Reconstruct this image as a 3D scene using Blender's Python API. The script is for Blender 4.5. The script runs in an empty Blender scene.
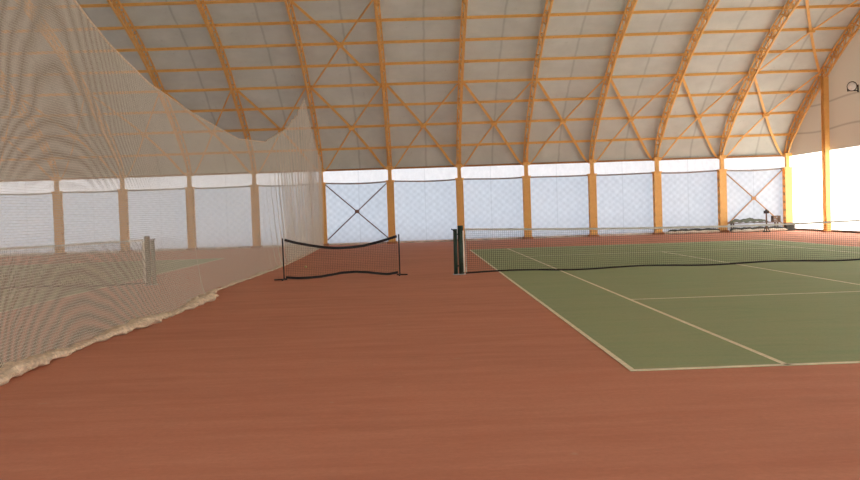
import bpy, math, random
from mathutils import Vector, Matrix
random.seed(7)
sc = bpy.context.scene
col = sc.collection

# ------------------------------------------------------------------ camera
CX, CY, CH = -1.8687, -7.7715, 1.4748
YAW, PIT, ROL, F = 0.0132, -0.0338, -0.0335, 867.25
cd = bpy.data.cameras.new('camera')
cd.sensor_fit = 'HORIZONTAL'; cd.sensor_width = 36.0; cd.lens = F * 36.0 / 860.0
cd.clip_end = 500; cd.clip_start = 0.05
cam = bpy.data.objects.new('camera', cd); col.objects.link(cam)
fw = Vector((math.sin(YAW) * math.cos(PIT), math.cos(YAW) * math.cos(PIT), math.sin(PIT)))
rt = Vector((math.cos(YAW), -math.sin(YAW), 0)); up = rt.cross(fw)
cr, sr = math.cos(ROL), math.sin(ROL)
rt2 = rt * cr + up * sr          # roll
up2 = up * cr - rt * sr
M = Matrix((rt2, up2, -fw)).transposed().to_4x4()
M.translation = (CX, CY, CH)
cam.matrix_world = M
sc.camera = cam

# ------------------------------------------------------------------ world, sun, exposure
w = bpy.data.worlds.new('sky'); sc.world = w; w.use_nodes = True
nt = w.node_tree; bg = nt.nodes['Background']
tcw = nt.nodes.new('ShaderNodeTexCoord'); sp = nt.nodes.new('ShaderNodeSeparateXYZ')
rp = nt.nodes.new('ShaderNodeValToRGB')
nt.links.new(tcw.outputs['Generated'], sp.inputs[0]); nt.links.new(sp.outputs['Z'], rp.inputs[0])
rp.color_ramp.elements[0].position = 0.0; rp.color_ramp.elements[0].color = (0.86, 0.90, 0.96, 1)
rp.color_ramp.elements[1].position = 0.8; rp.color_ramp.elements[1].color = (0.70, 0.80, 1.0, 1)
nt.links.new(rp.outputs[0], bg.inputs[0]); bg.inputs[1].default_value = 2.0
sl = bpy.data.lights.new('sun', 'SUN'); sl.energy = 20.0; sl.color = (1.0, 0.92, 0.80); sl.angle = 0.01
so = bpy.data.objects.new('sun', sl); col.objects.link(so)
so.rotation_euler = Vector((0.80, -0.22, 0.50)).to_track_quat('Z', 'Y').to_euler()
vs = sc.view_settings
vs.view_transform = 'Standard'; vs.look = 'None'; vs.gamma = 1.0; vs.exposure = 0.16
vs.use_curve_mapping = False
sc.cycles.use_denoising = True
sc.cycles.max_bounces = 10
sc.cycles.diffuse_bounces = 6
sc.cycles.transparent_max_bounces = 24
sc.cycles.sample_clamp_indirect = 6

# ------------------------------------------------------------------ node helpers
class NG:
    def __init__(s, name):
        s.m = bpy.data.materials.new(name); s.m.use_nodes = True
        s.t = s.m.node_tree; s.t.nodes.clear()
        s.out = s.t.nodes.new('ShaderNodeOutputMaterial')
    def n(s, k, **kw):
        x = s.t.nodes.new('ShaderNode' + k)
        for a, b in kw.items(): setattr(x, a, b)
        return x
    def put(s, sock, v):
        if hasattr(v, 'is_linked') or isinstance(v, bpy.types.NodeSocket): s.t.links.new(v, sock)
        elif isinstance(v, (tuple, list)) and len(v) == 3 and sock.type == 'RGBA': sock.default_value = (*v, 1)
        else: sock.default_value = v
    def math(s, op, a, b=0.0, c=0.0):
        x = s.n('Math', operation=op); s.put(x.inputs[0], a); s.put(x.inputs[1], b); s.put(x.inputs[2], c)
        return x.outputs[0]
    def obj(s): return s.n('TexCoord').outputs['Object']
    def uv(s): return s.n('TexCoord').outputs['UV']
    def xyz(s, v):
        x = s.n('SeparateXYZ'); s.put(x.inputs[0], v); return x.outputs
    def scale(s, v, sx, sy, sz):
        x = s.n('Mapping'); s.put(x.inputs['Vector'], v); x.inputs['Scale'].default_value = (sx, sy, sz); return x.outputs[0]
    def noise(s, v, sc_, det=4, rough=0.55):
        x = s.n('TexNoise'); s.put(x.inputs['Vector'], v); x.inputs['Scale'].default_value = sc_
        x.inputs['Detail'].default_value = det; x.inputs['Roughness'].default_value = rough; return x.outputs['Fac']
    def mix(s, f, a, b, bt='MIX'):
        x = s.n('Mix', data_type='RGBA', blend_type=bt); s.put(x.inputs[0], f); s.put(x.inputs[6], a); s.put(x.inputs[7], b)
        return x.outputs[2]
    def ramp(s, v, lo, hi, a=0.0, b=1.0):
        x = s.n('MapRange'); s.put(x.inputs[0], v); x.inputs[1].default_value = lo; x.inputs[2].default_value = hi
        x.inputs[3].default_value = a; x.inputs[4].default_value = b; return x.outputs[0]
    def fin(s, sh): s.t.links.new(sh, s.out.inputs[0]); return s.m

def plain(name, c, rough=0.55, metal=0.0, var=0.12, scale=6.0, spec=0.4):
    g = NG(name)
    f = g.noise(g.obj(), scale, 4)
    cc = g.mix(g.ramp(f, 0.3, 0.7), tuple(x * (1 - var) for x in c), tuple(min(1, x * (1 + var)) for x in c))
    b = g.n('BsdfPrincipled'); g.put(b.inputs['Base Color'], cc)
    b.inputs['Roughness'].default_value = rough; b.inputs['Metallic'].default_value = metal
    b.inputs['Specular IOR Level'].default_value = spec
    return g.fin(b.outputs[0])

def sheet(name, refl, trans, fac, grain=None):
    """fabric that reflects `refl` and lets `trans` through, mixed by fac (share let through)"""
    g = NG(name)
    if grain:
        refl, trans = grain(g, refl, trans)
    d = g.n('BsdfDiffuse'); g.put(d.inputs[0], refl)
    t = g.n('BsdfTranslucent'); g.put(t.inputs[0], trans)
    m = g.n('MixShader'); m.inputs[0].default_value = fac
    g.t.links.new(d.outputs[0], m.inputs[1]); g.t.links.new(t.outputs[0], m.inputs[2])
    return g.fin(m.outputs[0])

def wall_grain(bay, diamond=0.13):
    def f(g, r, t):
        u, v, _ = g.xyz(g.uv())
        wob = g.noise(g.scale(g.uv(), 1, 1, 1), 1.3, 3)
        a = g.math('ADD', g.math('MULTIPLY', u, 1.0), g.math('MULTIPLY', v, 1.15))
        b = g.math('SUBTRACT', g.math('MULTIPLY', u, 1.0), g.math('MULTIPLY', v, 1.15))
        a = g.math('ADD', a, g.math('MULTIPLY', wob, .25)); b = g.math('ADD', b, g.math('MULTIPLY', wob, -.2))
        sa = g.math('SINE', g.math('MULTIPLY', a, 2 * math.pi / 0.36)); sb = g.math('SINE', g.math('MULTIPLY', b, 2 * math.pi / 0.36))
        dd = g.math('MULTIPLY', g.math('ADD', sa, sb), 0.5)
        crease = g.ramp(g.noise(g.scale(g.uv(), 1, .6, 1), 5.0, 5, .65), .35, .65, -1, 1)
        k = g.math('ADD', g.math('MULTIPLY', dd, diamond * .5), g.math('MULTIPLY', crease, .05))
        low_tone = g.ramp(v, 0.0, 1.1, .90, 1.0)  # sheeting slightly darker towards the bottom
        seam = g.math('ABSOLUTE', g.math('SUBTRACT', g.math('FRACT', g.math('DIVIDE', u, bay)), .52))
        seam = g.ramp(seam, .004, .009, .88, 1.0)
        k = g.math('MULTIPLY', g.math('MULTIPLY', g.math('ADD', 1.0, k), low_tone), seam)
        x = g.n('VectorMath', operation='SCALE'); g.put(x.inputs[0], t); g.put(x.inputs[3], k)
        y = g.n('VectorMath', operation='SCALE'); g.put(y.inputs[0], r); g.put(y.inputs[3], k)
        return y.outputs[0], x.outputs[0]
    return f

def roof_grain(bay):
    def f(g, r, t):
        u, v, _ = g.xyz(g.uv())
        n = g.ramp(g.noise(g.scale(g.uv(), 1, 1, 1), .9, 5, .6), .3, .7, .90, 1.08)
        s1 = g.math('ADD', g.math('FRACT', g.math('DIVIDE', u, bay)), g.math('MULTIPLY', g.math('SUBTRACT', g.noise(g.scale(g.uv(), .15, 1, 1), 1.1, 3), .5), .04))
        seam = g.ramp(g.math('ABSOLUTE', g.math('SUBTRACT', s1, .55)), .005, .02, .80, 1.0)
        blot = g.ramp(g.noise(g.scale(g.uv(), 1.2, .8, 1), 2.6, 5, .7), .62, .72, 1.0, .84)
        k = g.math('MULTIPLY', g.math('MULTIPLY', n, seam), blot)
        x = g.n('VectorMath', operation='SCALE'); g.put(x.inputs[0], t); g.put(x.inputs[3], k)
        y = g.n('VectorMath', operation='SCALE'); g.put(y.inputs[0], r); g.put(y.inputs[3], k)
        return y.outputs[0], x.outputs[0]
    return f

def seam_z(zs):
    def f(g, r, t):
        u, v, _ = g.xyz(g.uv())
        wav = g.math('MULTIPLY', g.math('SINE', g.math('MULTIPLY', u, 1.1)), .05)
        k = 1.0
        for z in zs:
            k = g.math('MULTIPLY', k, g.ramp(g.math('ABSOLUTE', g.math('SUBTRACT', g.math('ADD', v, wav), z)), .015, .06, .72, 1.0))
        x = g.n('VectorMath', operation='SCALE'); g.put(x.inputs[0], t); g.put(x.inputs[3], k)
        y = g.n('VectorMath', operation='SCALE'); g.put(y.inputs[0], r); g.put(y.inputs[3], k)
        return y.outputs[0], x.outputs[0]
    return f

BAY = 3.1034
WALLT = sheet('wall_sheeting', (.60, .58, .545), (.51, .56, .60), .50, wall_grain(BAY))
BANDT = sheet('upper_band_sheeting', (.72, .72, .70), (.80, .77, .74), .52, wall_grain(BAY, .0))
REART = sheet('rear_clear_sheeting', (.75, .75, .72), (.98, .96, .92), .92, wall_grain(BAY, .0))
GABLET = sheet('gable_sheeting', (.75, .75, .73), (.95, .94, .90), .72, seam_z([2.85]))
GUPT = sheet('gable_membrane', (.55, .51, .44), (.50, .43, .34), .05, seam_z([4.43, 5.58]))
ROOFT = sheet('roof_membrane', (.53, .56, .515), (.50, .48, .43), .025, roof_grain(BAY))

def painted_orange():
    g = NG('orange_steel_paint')
    f = g.ramp(g.noise(g.obj(), 3.0, 5, .65), .3, .7)
    c = g.mix(f, (.74, .40, .105), (.84, .50, .16))
    c = g.mix(g.ramp(g.noise(g.obj(), 14, 4), .66, .72), c, (.45, .18, .04))
    b = g.n('BsdfPrincipled'); g.put(b.inputs['Base Color'], c); b.inputs['Roughness'].default_value = .5
    return g.fin(b.outputs[0])
ORANGE = painted_orange()
FOOT = plain('rusty_foot_block', (.46, .22, .12), .9)
HEMB = plain('hem_pipe_grey', (.34, .29, .25), .6)
DARKG = plain('dark_green_paint', (.030, .060, .045), .45)
BLACK = plain('black_tape', (.016, .014, .016), .7)
WHITE = plain('white_tape', (.80, .78, .70), .7, var=.05)
HBAND = plain('grey_headband', (.56, .55, .50), .8, var=.15)
GREYM = plain('galvanised_steel', (.42, .42, .42), .4, .7)
CREAM = plain('hem_cord', (.66, .55, .42), .9, var=.28, scale=24)
LINE = plain('court_line_paint', (.88, .83, .66), .85, var=.12, scale=9)
WRAP1 = plain('olive_windscreen_cloth', (.13, .15, .12), .9, var=.4, scale=5)
WRAP2 = plain('charcoal_windscreen_cloth', (.055, .055, .052), .9, var=.4, scale=5)
BROWN = plain('brown_crate_board', (.14, .09, .06), .8)
BALLM = plain('tennis_ball_felt', (.72, .66, .34), .95)
LAMPG = plain('lamp_glass', (.88, .89, .90), .25, spec=.5)

def floor_mat(name, base, dark, light, stripe):
    g = NG(name)
    o = g.obj()
    big = g.noise(g.scale(o, .10, .30, 1), 1.6, 4)
    st = g.noise(g.scale(o, .35, 2.6, 1), 1.6, 5, .6)
    fine = g.noise(o, 26, 5, .7)
    c = g.mix(g.ramp(big, .35, .65), dark, base)
    c = g.mix(g.ramp(st, .35, .7, 0, stripe), c, light)
    c = g.mix(g.ramp(fine, .3, .7, 0, .30), c, tuple(x * .62 for x in base))
    c = g.mix(g.ramp(g.noise(g.scale(o, 1, 1.6, 1), 1.1, 6, .72), .52, .70, 0, .22), c, tuple(x * .72 for x in dark))
    c = g.mix(g.ramp(g.noise(g.scale(o, .7, 3.0, 1), 4.5, 5, .7), .54, .70, 0, .30), c, light)
    spot = g.noise(o, 5.5, 2, .4)
    c = g.mix(g.ramp(spot, .74, .78, 0, .35), c, (.58, .42, .30))
    b = g.n('BsdfPrincipled'); g.put(b.inputs['Base Color'], c); b.inputs['Roughness'].default_value = .78
    b.inputs['Specular IOR Level'].default_value = .25
    bp = g.n('Bump'); bp.inputs['Strength'].default_value = .25; bp.inputs['Distance'].default_value = .004
    g.put(bp.inputs['Height'], fine); g.t.links.new(bp.outputs[0], b.inputs['Normal'])
    return g.fin(b.outputs[0])
RED = floor_mat('red_acrylic_court', (.64, .262, .170), (.56, .225, .145), (.73, .35, .24), .55)
GREEN = floor_mat('green_acrylic_court', (.35, .445, .25), (.31, .42, .23), (.43, .455, .265), .6)

def net_mat(name, c, su, sv, wu, wv, double=None, c2=None, tr=.35):
    """knotted netting: cords of colour c, cell su x sv metres, cords filling wu / wv of a cell; open in between"""
    g = NG(name)
    u, v, _ = g.xyz(g.uv())
    def stripes(x, s, wd):
        fr = g.math('FRACT', g.math('DIVIDE', x, s))
        tri = g.math('ABSOLUTE', g.math('SUBTRACT', fr, .5))
        return g.ramp(tri, wd * .5, wd * .5 + .02, 1.0, 0.0)
    a = g.math('MAXIMUM', stripes(u, su, wu), stripes(v, sv, wv))
    if double:                       # added dark layer: shaded cords put into the colour, for moire bands
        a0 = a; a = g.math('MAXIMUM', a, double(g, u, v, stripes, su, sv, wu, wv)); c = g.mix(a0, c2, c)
    d = g.n('BsdfDiffuse'); g.put(d.inputs[0], c)
    t = g.n('BsdfTranslucent'); g.put(t.inputs[0], c)
    m = g.n('MixShader'); m.inputs[0].default_value = tr
    g.t.links.new(d.outputs[0], m.inputs[1]); g.t.links.new(t.outputs[0], m.inputs[2])
    tr_ = g.n('BsdfTransparent')
    m2 = g.n('MixShader'); g.put(m2.inputs[0], a)
    g.t.links.new(tr_.outputs[0], m2.inputs[1]); g.t.links.new(m.outputs[0], m2.inputs[2])
    return g.fin(m2.outputs[0])

def moire_layer(g, u, v, stripes, su, sv, wu, wv):
    # offset of the added dark layer against the first, in cells; shapes the bands
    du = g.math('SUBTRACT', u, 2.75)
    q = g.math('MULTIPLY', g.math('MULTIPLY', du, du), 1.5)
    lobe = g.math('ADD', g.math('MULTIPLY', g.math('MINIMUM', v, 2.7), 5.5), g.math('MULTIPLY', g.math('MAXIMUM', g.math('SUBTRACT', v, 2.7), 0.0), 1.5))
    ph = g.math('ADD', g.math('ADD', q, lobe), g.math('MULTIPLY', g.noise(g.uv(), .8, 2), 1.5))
    gap = g.ramp(g.math('ABSOLUTE', g.math('SUBTRACT', v, 1.55)), .30, .65, .0, 1.0)   # dark layer left out at this height, where bands wash out against bright sheeting
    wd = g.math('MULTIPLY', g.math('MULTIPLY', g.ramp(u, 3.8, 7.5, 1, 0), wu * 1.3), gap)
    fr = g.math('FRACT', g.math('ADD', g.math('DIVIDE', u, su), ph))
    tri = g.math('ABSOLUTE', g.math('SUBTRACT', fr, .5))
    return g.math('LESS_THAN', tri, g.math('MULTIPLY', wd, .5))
CURT = net_mat('divider_netting', (.72, .68, .59), .022, .030, .42, .10, moire_layer, (.075, .045, .022))
TNET = net_mat('tennis_netting', (.075, .085, .07), .045, .045, .09, .07, tr=.1)
MNET = net_mat('mini_netting', (.09, .07, .05), .04, .04, .08, .06, tr=.1)

# ------------------------------------------------------------------ mesh helpers
class MB:
    def __init__(s): s.v = []; s.f = []; s.uv = []
    def quad(s, a, b, c, d, uv=None):
        i = len(s.v); s.v += [tuple(a), tuple(b), tuple(c), tuple(d)]; s.f.append((i, i+1, i+2, i+3)); s.uv.append(uv)
    def box(s, x0, x1, y0, y1, z0, z1, rot=0.0, org=None):
        P = [(x, y, z) for z in (z0, z1) for y in (y0, y1) for x in (x0, x1)]
        if rot:
            ox, oy = org or ((x0 + x1) / 2, (y0 + y1) / 2); c, q = math.cos(rot), math.sin(rot)
            P = [(ox + (x-ox)*c - (y-oy)*q, oy + (x-ox)*q + (y-oy)*c, z) for x, y, z in P]
        i = len(s.v); s.v += P
        for f in ((0, 2, 3, 1), (4, 5, 7, 6), (0, 1, 5, 4), (2, 6, 7, 3), (0, 4, 6, 2), (1, 3, 7, 5)):
            s.f.append(tuple(i + k for k in f)); s.uv.append(None)
    def bar(s, a, b, w_, h_=None, side=(1, 0, 0)):
        """square bar a->b; w_ along `side`, h_ across"""
        h_ = h_ or w_
        a = Vector(a); b = Vector(b); d = (b - a).normalized(); sd = Vector(side)
        sd = (sd - d * sd.dot(d))
        if sd.length < 1e-4: sd = Vector((0, 1, 0)) - d * d.y
        sd.normalize(); n = d.cross(sd)
        i = len(s.v)
        for p in (a, b):
            for q, r in ((-1, -1), (1, -1), (1, 1), (-1, 1)): s.v.append(tuple(p + sd * (q * w_ / 2) + n * (r * h_ / 2)))
        for f in ((0, 3, 2, 1), (4, 5, 6, 7), (0, 1, 5, 4), (1, 2, 6, 5), (2, 3, 7, 6), (3, 0, 4, 7)):
            s.f.append(tuple(i + k for k in f)); s.uv.append(None)
    def sweep(s, pts, w_, h_, side=(1, 0, 0)):
        pts = [Vector(p) for p in pts]; sd = Vector(side); i = len(s.v); n_ = len(pts)
        for k, p in enumerate(pts):
            d = (pts[min(k+1, n_-1)] - pts[max(k-1, 0)]).normalized(); n = d.cross(sd).normalized()
            for q, r in ((-1, -1), (1, -1), (1, 1), (-1, 1)): s.v.append(tuple(p + sd * (q * w_ / 2) + n * (r * h_ / 2)))
        for k in range(n_ - 1):
            b = i + 4 * k
            for q in range(4):
                s.f.append((b + q, b + (q + 1) % 4, b + 4 + (q + 1) % 4, b + 4 + q)); s.uv.append(None)
        s.f.append((i + 3, i + 2, i + 1, i)); s.uv.append(None)
        b = i + 4 * (n_ - 1); s.f.append((b, b+1, b+2, b+3)); s.uv.append(None)
    def tube(s, pts, rad, n=10, flat=1.0, jit=0.0):
        pts = [Vector(p) for p in pts]; i = len(s.v); m = len(pts)
        for k, p in enumerate(pts):
            d = (pts[min(k+1, m-1)] - pts[max(k-1, 0)]).normalized()
            a = Vector((0, 0, 1)); a = a - d * a.dot(d)
            if a.length < 1e-3: a = Vector((1, 0, 0)) - d * d.x
            a.normalize(); b = d.cross(a)
            r = rad[k] if isinstance(rad, (list, tuple)) else rad
            for q in range(n):
                t = 2 * math.pi * q / n; rr = r * (1 + jit * (random.random() - .5))
                s.v.append(tuple(p + a * (math.cos(t) * rr * flat) + b * (math.sin(t) * rr)))
        for k in range(m - 1):
            for q in range(n):
                s.f.append((i + k*n + q, i + k*n + (q+1) % n, i + (k+1)*n + (q+1) % n, i + (k+1)*n + q)); s.uv.append(None)
        s.f.append(tuple(i + q for q in reversed(range(n)))); s.uv.append(None)
        s.f.append(tuple(i + (m-1)*n + q for q in range(n))); s.uv.append(None)
    def grid(s, rows, uvs=None):
        i = len(s.v); m = len(rows[0])
        for r in rows: s.v += [tuple(p) for p in r]
        for a in range(len(rows) - 1):
            for b in range(m - 1):
                s.f.append((i + a*m + b, i + a*m + b + 1, i + (a+1)*m + b + 1, i + (a+1)*m + b))
                s.uv.append([uvs[a][b], uvs[a][b+1], uvs[a+1][b+1], uvs[a+1][b]] if uvs else None)
    def build(s, name, mat, parent=None, smooth=False, loc=None):
        me = bpy.data.meshes.new(name)
        vv = s.v
        if loc is not None: vv = [(x - loc[0], y - loc[1], z - loc[2]) for x, y, z in s.v]
        me.from_pydata(vv, [], s.f); me.update()
        if any(u is not None for u in s.uv):
            L = me.uv_layers.new(name='UVMap'); k = 0
            for f, u in zip(me.polygons, s.uv):
                for j in range(f.loop_total):
                    L.data[k].uv = u[j] if u else (0, 0); k += 1
        if smooth:
            for p in me.polygons: p.use_smooth = True
        me.materials.append(mat)
        o = bpy.data.objects.new(name, me); col.objects.link(o)
        if loc is not None and parent is None: o.location = loc
        if parent is not None: o.parent = parent
        return o

def tag(o, label=None, cat=None, group=None, kind=None):
    if label: o['label'] = label
    if cat: o['category'] = cat
    if group: o['group'] = group
    if kind: o['kind'] = kind
    return o
def empty(name, loc, label, cat, group=None):
    o = bpy.data.objects.new(name, None); o.location = loc; o.empty_display_size = .2; col.objects.link(o)
    return tag(o, label, cat, group)
def copy_tree(o, loc, label, group=None):
    r = o.copy(); col.objects.link(r); r.location = loc; r['label'] = label
    if group: r['group'] = group
    for ch in list(o.children):
        c = ch.copy(); col.objects.link(c); c.parent = r
        for g in list(ch.children):
            d = g.copy(); col.objects.link(d); d.parent = c
    return r
ORD = ['first', 'second', 'third', 'fourth', 'fifth', 'sixth', 'seventh', 'eighth', 'ninth', 'tenth',
       'eleventh', 'twelfth', 'thirteenth', 'fourteenth', 'fifteenth', 'sixteenth', 'seventeenth',
       'eighteenth', 'nineteenth', 'twentieth', 'twenty-first', 'twenty-second', 'twenty-third', 'twenty-fourth', 'twenty-fifth',
       'twenty-sixth', 'twenty-seventh', 'twenty-eighth', 'twenty-ninth', 'thirtieth', 'thirty-first', 'thirty-second']

# ------------------------------------------------------------------ dimensions of the hall
YW = 32.58                       # front face of the far posts
YS = 33.02                       # far wall sheeting
SETOUT = {0: .08, 3: -.10, 4: -.09, 6: .13, 7: .15, 8: .13, 9: .07, 10: .02}   # the frames are not set out quite evenly
X = lambda i: -18.6189 + BAY * i + SETOUT.get(i, 0)
I0, I1 = -4, 11
XL, XR = X(I0) - .25, X(I1) + .25
EAVE = 3.50
RIDGE = 11.1
half = [(32.85, 3.50), (32.32, 4.42), (31.34, 5.32), (30.20, 6.10), (29.05, 6.83), (27.95, 7.50), (26.72, 8.14), (25.40, 8.72),
        (24.03, 9.25), (22.6, 9.72), (21.1, 10.15), (19.6, 10.50), (18.0, 10.80), (16.3, 11.05), (14.6, 11.22), (12.9, 11.32), (11.1, 11.35)]
prof = half + [(2 * RIDGE - y, z) for y, z in reversed(half[:-1])]
def smooth_prof(P, n=4):
    out = []
    for k in range(len(P) - 1):
        p0 = P[max(k-1, 0)]; p1 = P[k]; p2 = P[k+1]; p3 = P[min(k+2, len(P)-1)]
        for j in range(n):
            t = j / n
            out.append(tuple(.5 * (2*p1[c] + (p2[c]-p0[c])*t + (2*p0[c]-5*p1[c]+4*p2[c]-p3[c])*t*t + (3*p1[c]-p0[c]-3*p2[c]+p3[c])*t**3) for c in (0, 1)))
    out.append(P[-1]); return out
SP = smooth_prof(prof)
def offset(P, dist):
    out = []
    for k, (y, z) in enumerate(P):
        a = P[max(k-1, 0)]; b = P[min(k+1, len(P)-1)]
        d = Vector((b[0]-a[0], b[1]-a[1])).normalized(); n = Vector((-d.y, d.x))   # points into the hall
        dd = dist(k) if callable(dist) else dist
        out.append((y + n.x * dd, z + n.y * dd))
    return out
# direction of travel is -y, so the left normal points down / inward
YR = 2 * RIDGE - YS              # rear wall

# ------------------------------------------------------------------ shell
b = MB(); b.box(XL - .3, XR + .3, YR - .3, YS + .3, -.2, 0.0)
tag(b.build('floor', RED), kind='structure')
for k, (x0, x1) in enumerate(((-.04, 10.93), (-19.88, -8.91))):
    b = MB(); b.box(x0, x1, -.20, 23.77, .0005, .004)
    tag(b.build('floor_court_surface', GREEN), kind='structure')

b = MB(); rows = []; uvs = []
roof = offset(SP, -.10)
roof[0] = (YS, EAVE - .02); roof[-1] = (YR, EAVE - .02)
s_ = 0; S = [0]
for k in range(1, len(roof)): s_ += math.dist(roof[k], roof[k-1]); S.append(s_)
nx = 60
for k, (y, z) in enumerate(roof):
    rows.append([(XL + (XR - XL) * j / nx, y, z) for j in range(nx + 1)])
    uvs.append([((XL + (XR - XL) * j / nx) - X(I0), S[k]) for j in range(nx + 1)])
b.grid(rows, uvs); tag(b.build('ceiling', ROOFT, smooth=True), kind='structure')

def sheet_y(name, mat, y, z0, z1, amp=.0):
    b = MB(); rows = []; uvs = []; n = 160; m = 8
    for k in range(m + 1):
        z = z0 + (z1 - z0) * k / m
        row = []
        for j in range(n + 1):
            x = XL + (XR - XL) * j / n
            row.append((x, y + amp * math.sin(x * 2.7 + z * 1.3) * math.sin(math.pi * k / m), z))
        rows.append(row); uvs.append([(r[0] - X(I0), r[2]) for r in row])
    b.grid(rows, uvs); return tag(b.build(name, mat, smooth=True), kind='structure')
sheet_y('wall_back', WALLT, YS, 0.0, 2.91, .03)
sheet_y('wall_back_upper', BANDT, YS, 2.91, EAVE)
sheet_y('wall_front', REART, YR, 0.0, EAVE)
def gable(x, nm):
    b = MB()
    b.quad((x, YS, 0), (x, YR, 0), (x, YR, EAVE - .03), (x, YS, EAVE - .03), [(YS, 0), (YR, 0), (YR, EAVE), (YS, EAVE)])
    tag(b.build(nm, GABLET), kind='structure')
    b = MB(); i = 0
    for k in range(len(roof) - 1):
        (y0, z0), (y1, z1) = roof[k], roof[k+1]
        b.quad((x, y0, EAVE - .03), (x, y1, EAVE - .03), (x, y1, z1), (x, y0, z0), [(y0, EAVE), (y1, EAVE), (y1, z1), (y0, z0)])
    tag(b.build(nm + '_upper', GUPT), kind='structure')
gable(XR, 'wall_right'); gable(XL, 'wall_left')
# kerb at the foot of the far wall
b = MB(); b.box(XL, XR, YS - .10, YS - .02, 0, .09)
tag(b.build('baseboard_back', plain('kerb_white', (.62, .56, .50), .8, var=.3, scale=2)), kind='structure')
b = MB(); b.box(XR - .10, XR - .02, YR, YS, 0, .09)
tag(b.build('baseboard_right', plain('kerb_dark', (.18, .13, .10), .8, var=.3, scale=2)), kind='structure')

# ------------------------------------------------------------------ court lines
def line(x0, x1, y0, y1, label, grp):
    b = MB(); cx, cy = (x0+x1)/2, (y0+y1)/2
    b.box(x0 - cx, x1 - cx, y0 - cy, y1 - cy, .0045, .0065)
    o = b.build('court_line', LINE); o.location = (cx, cy, 0)
    tag(o, label, 'line', grp)
def court(ox, w_, name, grp):
    t = .05
    L = lambda a, b_, c, d, l: line(ox + a, ox + b_, c, d, l + ' ' + name, grp)
    L(0, t, -.20, 23.77, 'long cream left doubles sideline of the')
    L(1.37, 1.37 + t, -.20, 23.77, 'long cream left singles sideline of the')
    L(10.97 - t, 10.97, -.20, 23.77, 'long cream right doubles sideline of the')
    L(9.6 - t, 9.6, -.20, 23.77, 'long cream right singles sideline of the')
    L(t, 10.97 - t, -.20, -.13, 'near cream baseline across the')
    L(t, 10.97 - t, 23.70, 23.77, 'far cream baseline across the')
    L(1.37 + t, 9.6 - t, 5.485, 5.485 + t, 'near cream service line across the')
    L(1.37 + t, 9.6 - t, 18.285 - t, 18.285, 'far cream service line across the')
    L(5.46, 5.51, 5.485 + t, 18.285 - t, 'cream centre service line of the')
court(-.04, 1, 'main green court', 'painted lines of the main court')
court(-19.88, 1, 'court behind the netting', 'painted lines of the court behind the netting')

# ------------------------------------------------------------------ wall posts
def make_post(loc, label, grp):
    r = empty('wall_post', loc, label, 'post', grp)
    # built with its front face at y=0, going back to y=+.32
    H = 2.90
    for nm, y0, y1 in (('front_flange', 0, .035), ('rear_flange', .30, .335)):
        b = MB(); b.box(-.165, .165, y0, y1, 0.06, H); b.build(nm, ORANGE, r)
    for sx in (-.14, .14):
        b = MB(); n = 7
        for k in range(n):
            z0 = .15 + (H - .3) * k / n; z1 = .15 + (H - .3) * (k + 1) / n
            b.box(sx - .012, sx + .012, .035, .30, z0, z0 + .12)
            y = (.04, .295) if k % 2 else (.295, .04)
            b.bar((sx, y[0], z0 + .06), (sx, y[1], z1 + .06), .03)
        b.build('lacing', ORANGE, r)
    b = MB(); b.box(-.20, .20, -.02, .35, H - .02, H + .05); b.build('cap_plate', ORANGE, r)
    b = MB(); b.box(-.085, .085, .06, .22, H + .05, EAVE + .12); b.build('upper_stub', ORANGE, r)
    b = MB(); b.box(-.23, .23, -.05, .36, 0, .10); b.build('foot_block', FOOT, r)
    return r
p0 = None
vis = list(range(-1, I1 + 1))
for k, i in enumerate(reversed(vis)):
    if i == I1: lab = 'orange latticed steel post at the corner of far wall and bright right gable'
    else: lab = 'orange latticed steel post on the far wall, %s from its right corner' % ORD[I1 - i]
    loc = (X(i), YW, 0)
    if p0 is None: p0 = make_post(loc, lab, 'orange posts along the far wall')
    else: copy_tree(p0, loc, lab)

# ------------------------------------------------------------------ arch trusses
outer = SP
N = len(SP)
def depth(k):
    e = min(k, N - 1 - k); return min(.42, .10 + .06 * e)
inner = offset(SP, depth)
def make_arch(loc, label, grp):
    r = empty('roof_arch', loc, label, 'arch', grp)
    for sx in (-.085, .085):
        b = MB(); b.sweep([(sx, y, z) for y, z in outer], .055, .055); b.build('outer_chord', ORANGE, r)
    b = MB(); b.sweep([(0, y, z) for y, z in inner], .07, .07); b.build('inner_chord', ORANGE, r)
    for sx in (-.085, .085):
        b = MB()
        for k in range(1, N - 2):
            A = (sx if k % 2 else 0, *(outer if k % 2 else inner)[k]); B = (0 if k % 2 else sx, *(inner if k % 2 else outer)[k+1])
            b.bar(A, B, .026)
            if k % 4 == 0: b.bar((sx, *outer[k]), (0, *inner[k]), .03)
            if sx > 0 and k % 2: b.bar((-.085, *outer[k]), (.085, *outer[k]), .035)
        b.build('lacing', ORANGE, r)
    for e in (0, N - 1):
        b = MB(); y, z = outer[e]; s = -1 if e == 0 else 1
        b.box(-.15, .15, min(y + s*.32, y + s*-.02), max(y + s*.32, y + s*-.02), z - .06, z + .10)
        b.build('foot_shoe', ORANGE, r)
    return r
a0 = None
for i in reversed(range(-2, I1 + 1)):
    if i == I1: lab = 'orange lattice roof arch along the right gable wall, above the corner post'
    elif i == 4: lab = 'orange lattice roof arch above the divider netting, eighth from the right gable'
    else: lab = 'orange lattice roof arch, %s from the right gable' % ORD[I1 - i]
    if a0 is None: a0 = make_arch((X(i), 0, 0), lab, 'orange roof arches')
    else: copy_tree(a0, (X(i), 0, 0), lab)

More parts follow.
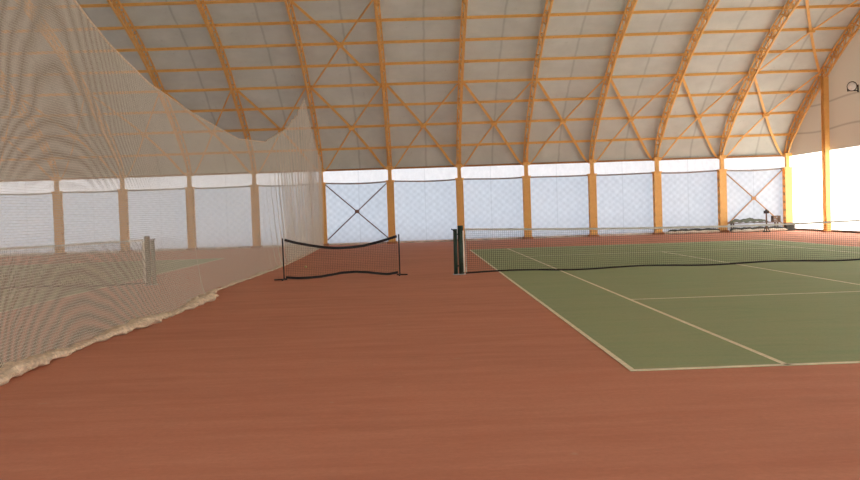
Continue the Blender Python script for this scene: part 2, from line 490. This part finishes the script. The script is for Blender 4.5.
# ------------------------------------------------------------------ purlins (one continuous rail each)
purl = prof[1:-1]
for k, (y, z) in enumerate(prof):
    if k in (0, len(prof) - 1): continue
    if y < -2: continue
    a = prof[k-1]; c = prof[k+1]; ang = math.atan2(c[1]-a[1], c[0]-a[0])
    b = MB(); x0, x1 = XL + .04, XR - .04
    # slim C rail: web and two lips
    for oy, oz, wy, wz in ((0, 0, .022, .10), (.028, .045, .075, .014), (.028, -.045, .075, .014)):
        b.box(x0, x1, oy - wy/2, oy + wy/2, oz - wz/2, oz + wz/2)
    o = b.build('roof_purlin', ORANGE)
    n = Vector((-(c[1]-a[1]), c[0]-a[0])).normalized()   # outward
    if n.y < 0: n = -n
    o.location = (0, y + n.x * .045, z + n.y * .045 )
    tag(o, 'thin orange roof purlin running the length of the hall, %s above the eave' % ORD[k-1], 'purlin', 'roof purlins')
b = MB(); b.box(XL + .05, XR - .05, 32.80, 32.92, EAVE - .03, EAVE + .05)
tag(b.build('eave_rail', plain('eave_rail_brown', (.36, .17, .05), .6)), 'brown orange rail where the grey roof meets the white far wall', 'rail')

# hem pipe of the lower wall sheeting, sagging a little between the posts
b = MB(); pts = []
x = XL + .05
while x < XR - .05:
    t = ((x - X(0)) / BAY) % 1.0
    pts.append((x, YS - .10, 2.90 - .035 * math.sin(math.pi * t) + .012 * math.sin(x * 1.7))); x += .15
b.tube(pts, .034, 8)
tag(b.build('hem_pipe', HEMB, smooth=True), 'thin grey brown pipe along the far wall just above the post tops', 'pipe')

# ------------------------------------------------------------------ braces
def on_prof(k): return prof[k]
def roof_brace(i, k0, k1, label, side=1):
    """X of two flat bars between frames i and i+1 from profile point k0 to k1"""
    r = empty('roof_brace', (X(i), 0, 0), label, 'brace', 'roof cross braces')
    rng = list(range(k0 * 4, k1 * 4 + 1)); m = len(rng) - 1; bay = X(i+1) - X(i)
    for d in (0, 1):
        pts = []
        for j, q in enumerate(rng):
            t = j / m; xx = (.14 + (bay - .28) * (t if d else 1 - t))
            y, z = offset(SP, .05 + .03 * d)[q]; pts.append((xx, y, z))
        b = MB(); w_ = .12 if d == 0 else .07
        b.sweep(pts, w_, .03, (1, 0, 0)); b.build('diagonal', ORANGE, r)
    y, z = offset(SP, .07)[rng[m // 2]]
    b = MB(); b.box(bay/2 - .13, bay/2 + .13, y - .10, y + .10, z - .06, z + .05); b.build('gusset', ORANGE, r)
for i in range(-1, I1):
    roof_brace(i, 0, 4, 'orange X brace in the lowest roof bay, %s bay from the right gable' % ORD[I1 - 1 - i])
roof_brace(4, 4, 8, 'orange X brace high in the roof, just right of the netting arch')
roof_brace(10, 4, 8, 'orange X brace high in the roof, beside the right gable arch')

def wall_brace(i, label, m):
    r = empty('wall_brace', (X(i), YW + .30, 0), label, 'brace', 'wall cross braces'); bay = X(i+1) - X(i)
    for d in (0, 1):
        xa, xb = (.16, bay - .16) if d else (bay - .16, .16)
        b = MB(); y = .045 * d
        b.bar((xa, y, .25), (xb, y, 2.84), .05, .035); b.build('diagonal', m, r)
    b = MB(); b.box(bay/2 - .10, bay/2 + .10, -.02, .06, 1.47, 1.63); b.build('gusset', m, r)
BR1 = plain('brace_brown', (.20, .11, .085), .6)
wall_brace(4, 'dark brown X brace of thin bars before the white wall, right of the netting end', BR1)
wall_brace(10, 'orange brown X brace before the wall bay beside the bright gable', plain('brace_ochre', (.42, .22, .09), .6))

# ------------------------------------------------------------------ gable post and floodlight
gp = empty('gable_post', (X(I1), 28.87, 0), 'tall orange post standing by the bright right gable, reaching up to the roof arch', 'post')
for nm, y0, y1 in (('front_flange', -.16, -.125), ('rear_flange', .125, .16)):
    b = MB(); b.box(-.10, .10, y0, y1, .05, 6.55); b.build(nm, ORANGE, gp)
for sx in (-.07, .07):
    b = MB()
    for k in range(13):
        z0 = .15 + k * .48; y = (-.12, .12) if k % 2 else (.12, -.12)
        b.bar((sx, y[0], z0), (sx, y[1], z0 + .48), .03)
    b.box(sx - .01, sx + .01, -.02, .02, .05, 6.5)
    b.build('lacing', ORANGE, gp)
b = MB(); b.box(-.16, .16, -.2, .2, 0, .05); b.build('base_plate', FOOT, gp)

fl = empty('floodlight', (15.55, 26.45, 5.80), 'small round floodlight high on the beige right gable wall', 'lamp'); fl.scale = (.85, .85, .85)
b = MB(); b.tube([(-.33, 0, 0), (-.24, 0, .0), (-.12, 0, .0)], [.23, .20, .10], 18); b.build('housing', BLACK, fl, True).rotation_euler.z = .8
b = MB(); b.tube([(-.355, 0, 0), (-.331, 0, 0)], [.185, .195], 18); b.build('lens', LAMPG, fl, True).rotation_euler.z = .8
b = MB(); b.bar((-.22, -.19, 0), (-.22, -.19, -.16), .03); b.bar((-.22, .19, 0), (-.22, .19, -.16), .03); b.bar((-.22, -.20, -.17), (-.22, .20, -.17), .03)
b.bar((-.22, 0, -.17), (.17, 0, -.17), .04); b.bar((.17, 0, -.25), (.17, 0, .1), .05)
b.build('bracket', BLACK, fl)

# ------------------------------------------------------------------ divider netting
XN = -6.21
topk = [(33.0, 3.45), (32.2, 3.9), (30.7, 4.3), (28.5, 5.3), (27.0, 6.10), (24.5, 5.15), (21.39, 4.33), (17.43, 3.62), (13.85, 3.40), (9.53, 3.54),
        (6.66, 3.73), (4.84, 4.03), (3.61, 4.36), (2.0, 4.95), (0.0, 5.9), (-1.2, 6.6)]
def interp(T, y):
    T = sorted(T)
    if y <= T[0][0]: return T[0][1]
    for a, c in zip(T, T[1:]):
        if y <= c[0]:
            t = (y - a[0]) / (c[0] - a[0]); return a[1] + (c[1] - a[1]) * t
    return T[-1][1]
botx = [(-4, -5.76), (0.24, -5.78), (1.24, -5.82), (2.65, -5.84), (4.32, -5.68), (7.16, -5.60), (8.1, -5.64), (8.7, -5.86), (9.74, -5.97), (13, -5.88), (17.61, -5.80), (24, -5.95), (31.56, -6.20)]
def clear_top(y):      # the netting never pokes through the arch or roof
    return interp(topk, y)
rows = []; uvs = []; ys = []
y = -1.2
while y < 32.4: ys.append(y); y += .05 if y > 15 else .12
nz = 26
for k in range(nz + 1):
    t = k / nz; row = []; uvr = []
    for y in ys:
        zt = clear_top(y); z = .03 + (zt - .03) * t
        xb = interp(botx, y) - .10
        xx = xb + (XN - .02 - xb) * (t ** .55)
        a = .008 + .045 * max(0, min(1, (y - 15) / 6))
        fold = a * (math.sin(y * 9.0 + 2.0 * math.sin(y * .9)) + .6 * math.sin(y * 21 + 1.7)) * (1 - .55 * t)
        yy = y + a * .8 * math.cos(y * 9.0 + 1.5 * math.sin(y * .7))
        row.append((xx + fold, yy, z)); uvr.append((y, z))
    rows.append(row); uvs.append(uvr)
cur = empty('divider_netting', (XN, 15, 0), 'tall beige netting curtain hanging along the left side of the court', 'netting')
P_ = MB(); P_.grid(rows, uvs)
def child(b, name, mat, par, smooth=False):
    lx, ly, lz = par.location
    b.v = [(x - lx, y - ly, z - lz) for x, y, z in b.v]
    return b.build(name, mat, par, smooth)
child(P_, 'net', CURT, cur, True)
b = MB(); b.tube([rows[-1][k] for k in range(0, len(ys), 2)], .016, 6); child(b, 'top_cord', CREAM, cur, True)
# gathered hem lying on the floor
pts = []; rad = []; y = -1.2
while y < 32.0:
    wd = .10 + .03 * math.sin(y * 1.9) if y < 8.3 else .055 + .015 * math.sin(y * 2.3)
    pts.append((interp(botx, y) - wd * .5 + .015 * math.sin(y * 7), y, wd * .45)); rad.append(wd * (.9 + .35 * math.sin(y * 11) * random.random() + .25 * random.random())); y += .09
b = MB(); b.tube(pts, rad, 12, .45, .35); child(b, 'hem', CREAM, cur, False)

# ------------------------------------------------------------------ tennis nets
def tennis_net(ox, label):
    r = empty('tennis_net', (ox + 5.485, 11.885, 0), label, 'net')
    hw = 6.399 - .09
    n = 64; top = []; 
    def zt(x): a = abs(x) / hw; return .914 + (1.05 - .914) * (a ** 1.6)
    def zb(x): return .035 + .018 * math.sin(x * 2.1)
    rows = []; uvs = []
    for k in range(9):
        t = k / 8; row = []; ur = []
        for j in range(n + 1):
            x = -hw + 2 * hw * j / n; z = zb(x) + (zt(x) - zb(x)) * t
            row.append((x, .02 * math.sin(x * 1.3) * math.sin(math.pi * t), z)); ur.append((x + 20, z))
        rows.append(row); uvs.append(ur)
    b = MB(); b.grid(rows, uvs); b.build('net_mesh', TNET, r)
    b = MB(); tp = [(x, y, z - .025) for x, y, z in rows[-1]]; b.sweep(tp, .015, .04, (0, 1, 0)); b.build('headband', HBAND, r)
    b = MB(); b.tube([(x, y, z + .01) for x, y, z in rows[0]], .018, 6); b.build('bottom_tape', BLACK, r, True)
    b = MB(); b.box(-hw + .01, -hw + .03, -.008, .008, .04, 1.0); b.build('side_tape', HBAND, r)
    b = MB(); b.box(hw - .03, hw - .01, -.008, .008, .04, 1.0); b.build('side_tape', HBAND, r)
    return r
tennis_net(0, 'long dark tennis net with white headband across the main green court')
tennis_net(-19.88, 'tennis net of the court seen behind the divider netting')

def net_post(x, s, label):
    r = empty('net_post', (x, 11.885, 0), label, 'post', 'tennis net posts')
    b = MB(); b.tube([(0, 0, .02), (0, 0, 1.09)], .062, 14); b.tube([(0, 0, 1.09), (0, 0, 1.115)], [.07, .055], 14); b.build('post_tube', DARKG, r, True)
    b = MB(); b.tube([(-s * .13, 0, .02), (-s * .12, 0, 1.04)], .046, 12); b.bar((-s*.13, 0, .2), (0, 0, .2), .03); b.bar((-s*.12, 0, .92), (0, 0, .92), .03); b.build('winder_tube', DARKG, r, True)
    b = MB(); b.box(-.20 if s > 0 else -.09, .09 if s > 0 else .20, -.09, .09, .0045, .02); b.build('base_plate', GREYM, r)
    b = MB(); b.bar((-s * .12, -.02, .98), (-s * .12, -.12, .98), .025); b.bar((-s * .12, -.12, .98), (-s * .20, -.12, 1.04), .022); b.tube([(-s * .20, -.17, 1.04), (-s * .20, -.10, 1.04)], .016, 8); b.build('crank_handle', BLACK, r)
    b = MB(); b.box(min(s * .045, s * .075), max(s * .045, s * .075), -.06, -.03, .06, 1.0); b.build('white_strip', WHITE, r)
    return r
net_post(-.914, 1, 'dark green net post at the left end of the main court net')
net_post(11.884, -1, 'dark green net post at the right end of the main court net')
net_post(-7.996, -1, 'green net post seen through the divider netting')
net_post(-20.794, 1, 'net post at the far left end of the net behind the netting')

# ------------------------------------------------------------------ mini net
mn = empty('mini_net', (-3.65, 12.2, 0), 'low portable net on a thin black frame with sagging black top band', 'net')
A = [(-1.32, .94), (-1.0, .845), (-.70, .78), (-.40, .725), (-.10, .695), (.2, .70), (.5, .725), (.80, .79), (1.05, .855), (1.32, .93)]
B = [(-1.28, .05), (-1.0, .022), (-.75, .022), (-.5, .035), (-.28, .065), (0, .105), (.3, .115), (.6, .09), (.85, .05), (1.05, .03), (1.28, .06)]
AX = lambda x: .26 * (x / 1.32) * .5
rows = []; uvs = []
for k in range(7):
    t = k / 6; row = []; ur = []
    for j in range(41):
        x = -1.28 + 2.56 * j / 40; z = interp(B, x) * (1 - t) + interp(A, x) * t
        row.append((x, AX(x), z)); ur.append((x + 5, z))
    rows.append(row); uvs.append(ur)
b = MB(); b.grid(rows, uvs); b.build('net_mesh', MNET, mn)
b = MB(); b.sweep([(x, y, z - .01) for x, y, z in rows[-1]], .015, .060, (0, 1, 0)); b.build('top_band', BLACK, mn)
b = MB(); b.sweep([(x, y, z + .01) for x, y, z in rows[0]], .015, .055, (0, 1, 0)); b.build('bottom_band', BLACK, mn)
for s in (-1, 1):
    b = MB(); b.tube([(s * 1.32, AX(s * 1.32), .012), (s * 1.325, AX(s * 1.32), .955)], .016, 8); b.build('upright', BLACK, mn)
    b = MB(); b.tube([(s * 1.25, AX(s * 1.32), .017), (s * (1.54 if s < 0 else 1.50), AX(s * 1.32) - .05, .017)], .015, 8); b.tube([(s * 1.32, AX(s*1.32) - .30, .017), (s * 1.32, AX(s*1.32) + .30, .017)], .015, 8)
    b.build('foot', BLACK, mn)

b = MB(); b.tube([(0, 0, .001), (0, 0, .008), (0, 0, .022), (0, 0, .035), (0, 0, .048), (0, 0, .062), (0, 0, .069)], [.006, .022, .033, .036, .033, .022, .006], 14)
o = b.build('tennis_ball', BALLM, smooth=True); o.location = (-5.02, 16.3, 0)
tag(o, 'small pale tennis ball on the red floor beyond the low portable net', 'ball')

# ------------------------------------------------------------------ things stored along the far wall
def roll(name, x0, x1, y, r_, mat, label, grp=None, z0=0.0, jit=.25, flat=.7, wav=.02):
    n = max(8, int((x1 - x0) / .12)); pts = []; rad = []
    for k in range(n + 1):
        t = k / n; e = min(1, min(t, 1 - t) * 9 + .35)
        rr = r_ * e * (1 + .18 * math.sin(k * 1.3) + .1 * math.sin(k * 2.9))
        pts.append((x0 + (x1 - x0) * t - (x0 + x1) / 2, wav * math.sin(k * .8), r_ * flat * 1.3)); rad.append(rr)
    b = MB(); b.tube(pts, rad, 14, flat, jit); o = b.build(name, mat, smooth=True); o.location = ((x0 + x1) / 2, y, z0)
    return tag(o, label, 'roll', grp)
PALE = plain('pale_folded_sheet', (.66, .60, .52), .85, var=.15)
roll('cloth_roll', 9.45, 12.0, 31.95, .09, PALE, 'pale rolled sheet lying on the floor along the far wall, left of the X brace', 'rolls along the far wall')
roll('cloth_roll', 9.7, 12.10, 32.27, .14, WRAP2, 'dark rolled cloth lying behind the pale roll at the far wall', 'rolls along the far wall')
roll('cloth_roll', 12.35, 14.9, 31.45, .09, PALE, 'pale rolled sheet lying below the X brace by the gable', 'rolls along the far wall')
roll('cloth_roll', 12.45, 14.95, 31.82, .14, WRAP2, 'thick charcoal cloth roll lying at the wall below the X brace', 'rolls along the far wall')
# folded windscreen heap on two trestles
h = empty('cloth_heap', (13.6, 32.25, 0), 'olive green folded cloth heaped on a low rack under the X brace', 'cloth')
b = MB(); rows = []
for k in range(9):
    a = math.pi * k / 8; row = []
    for j in range(19):
        t = j / 18; x = -1.05 + 1.75 * t; e = min(1, min(t, 1 - t) * 5 + .15)
        row.append((x, -.22 * math.cos(a), .44 + (.02 + .16 * math.sin(a)) * e * (.7 + .4 * math.sin(t * 7 + 1) ** 2) - .03 * math.sin(j * 1.9 + k)))
    rows.append(row)
b.grid(rows); b.build('folded_cloth', WRAP1, h, True)
b = MB(); b.box(-1.0, 1.3, -.2, .2, .40, .43); b.build('board', BROWN, h)
for x in (-.9, 1.15):
    b = MB(); b.box(x - .03, x + .03, -.18, -.12, 0, .40); b.box(x - .03, x + .03, .12, .18, 0, .40); b.build('leg', BROWN, h)
bx = empty('crate', (14.72, 32.22, .43), 'small brown crate on the right end of the low rack', 'crate')
b = MB(); b.box(-.17, .17, -.14, .14, .002, .02)
for x in (-.155, .155): b.box(x - .015, x + .015, -.14, .14, .02, .27)
for y in (-.125, .125):
    for z in (.04, .13, .22): b.box(-.17, .17, y - .012, y + .012, z, z + .06)
b.build('slats', BROWN, bx)
st = empty('court_stand', (13.85, 31.15, 0), 'narrow dark stand with a small head in front of the olive heap', 'stand')
b = MB(); b.tube([(0, 0, .04), (0, 0, .84)], .035, 10); b.build('pole', BROWN, st)
b = MB(); b.box(-.10, .10, -.06, .06, .84, .97); b.tube([(0, 0, .97), (.0, 0, 1.02)], .05, 10); b.build('head', BLACK, st)
b = MB(); b.box(-.16, .16, -.03, .03, 0, .04); b.box(-.03, .03, -.16, .16, 0, .04); b.bar((-.13, 0, .03), (0, 0, .35), .03); b.bar((.13, 0, .03), (0, 0, .35), .03); b.build('foot', BLACK, st)
bk = empty('toolbox', (15.28, 32.05, 0), 'dark low box on the floor beside the corner post', 'box')
b = MB(); b.box(-.19, .19, -.16, .16, 0, .32); b.build('body', WRAP2, bk)
b = MB(); b.box(-.205, .205, -.175, .175, .32, .37); b.build('lid', BROWN, bk)
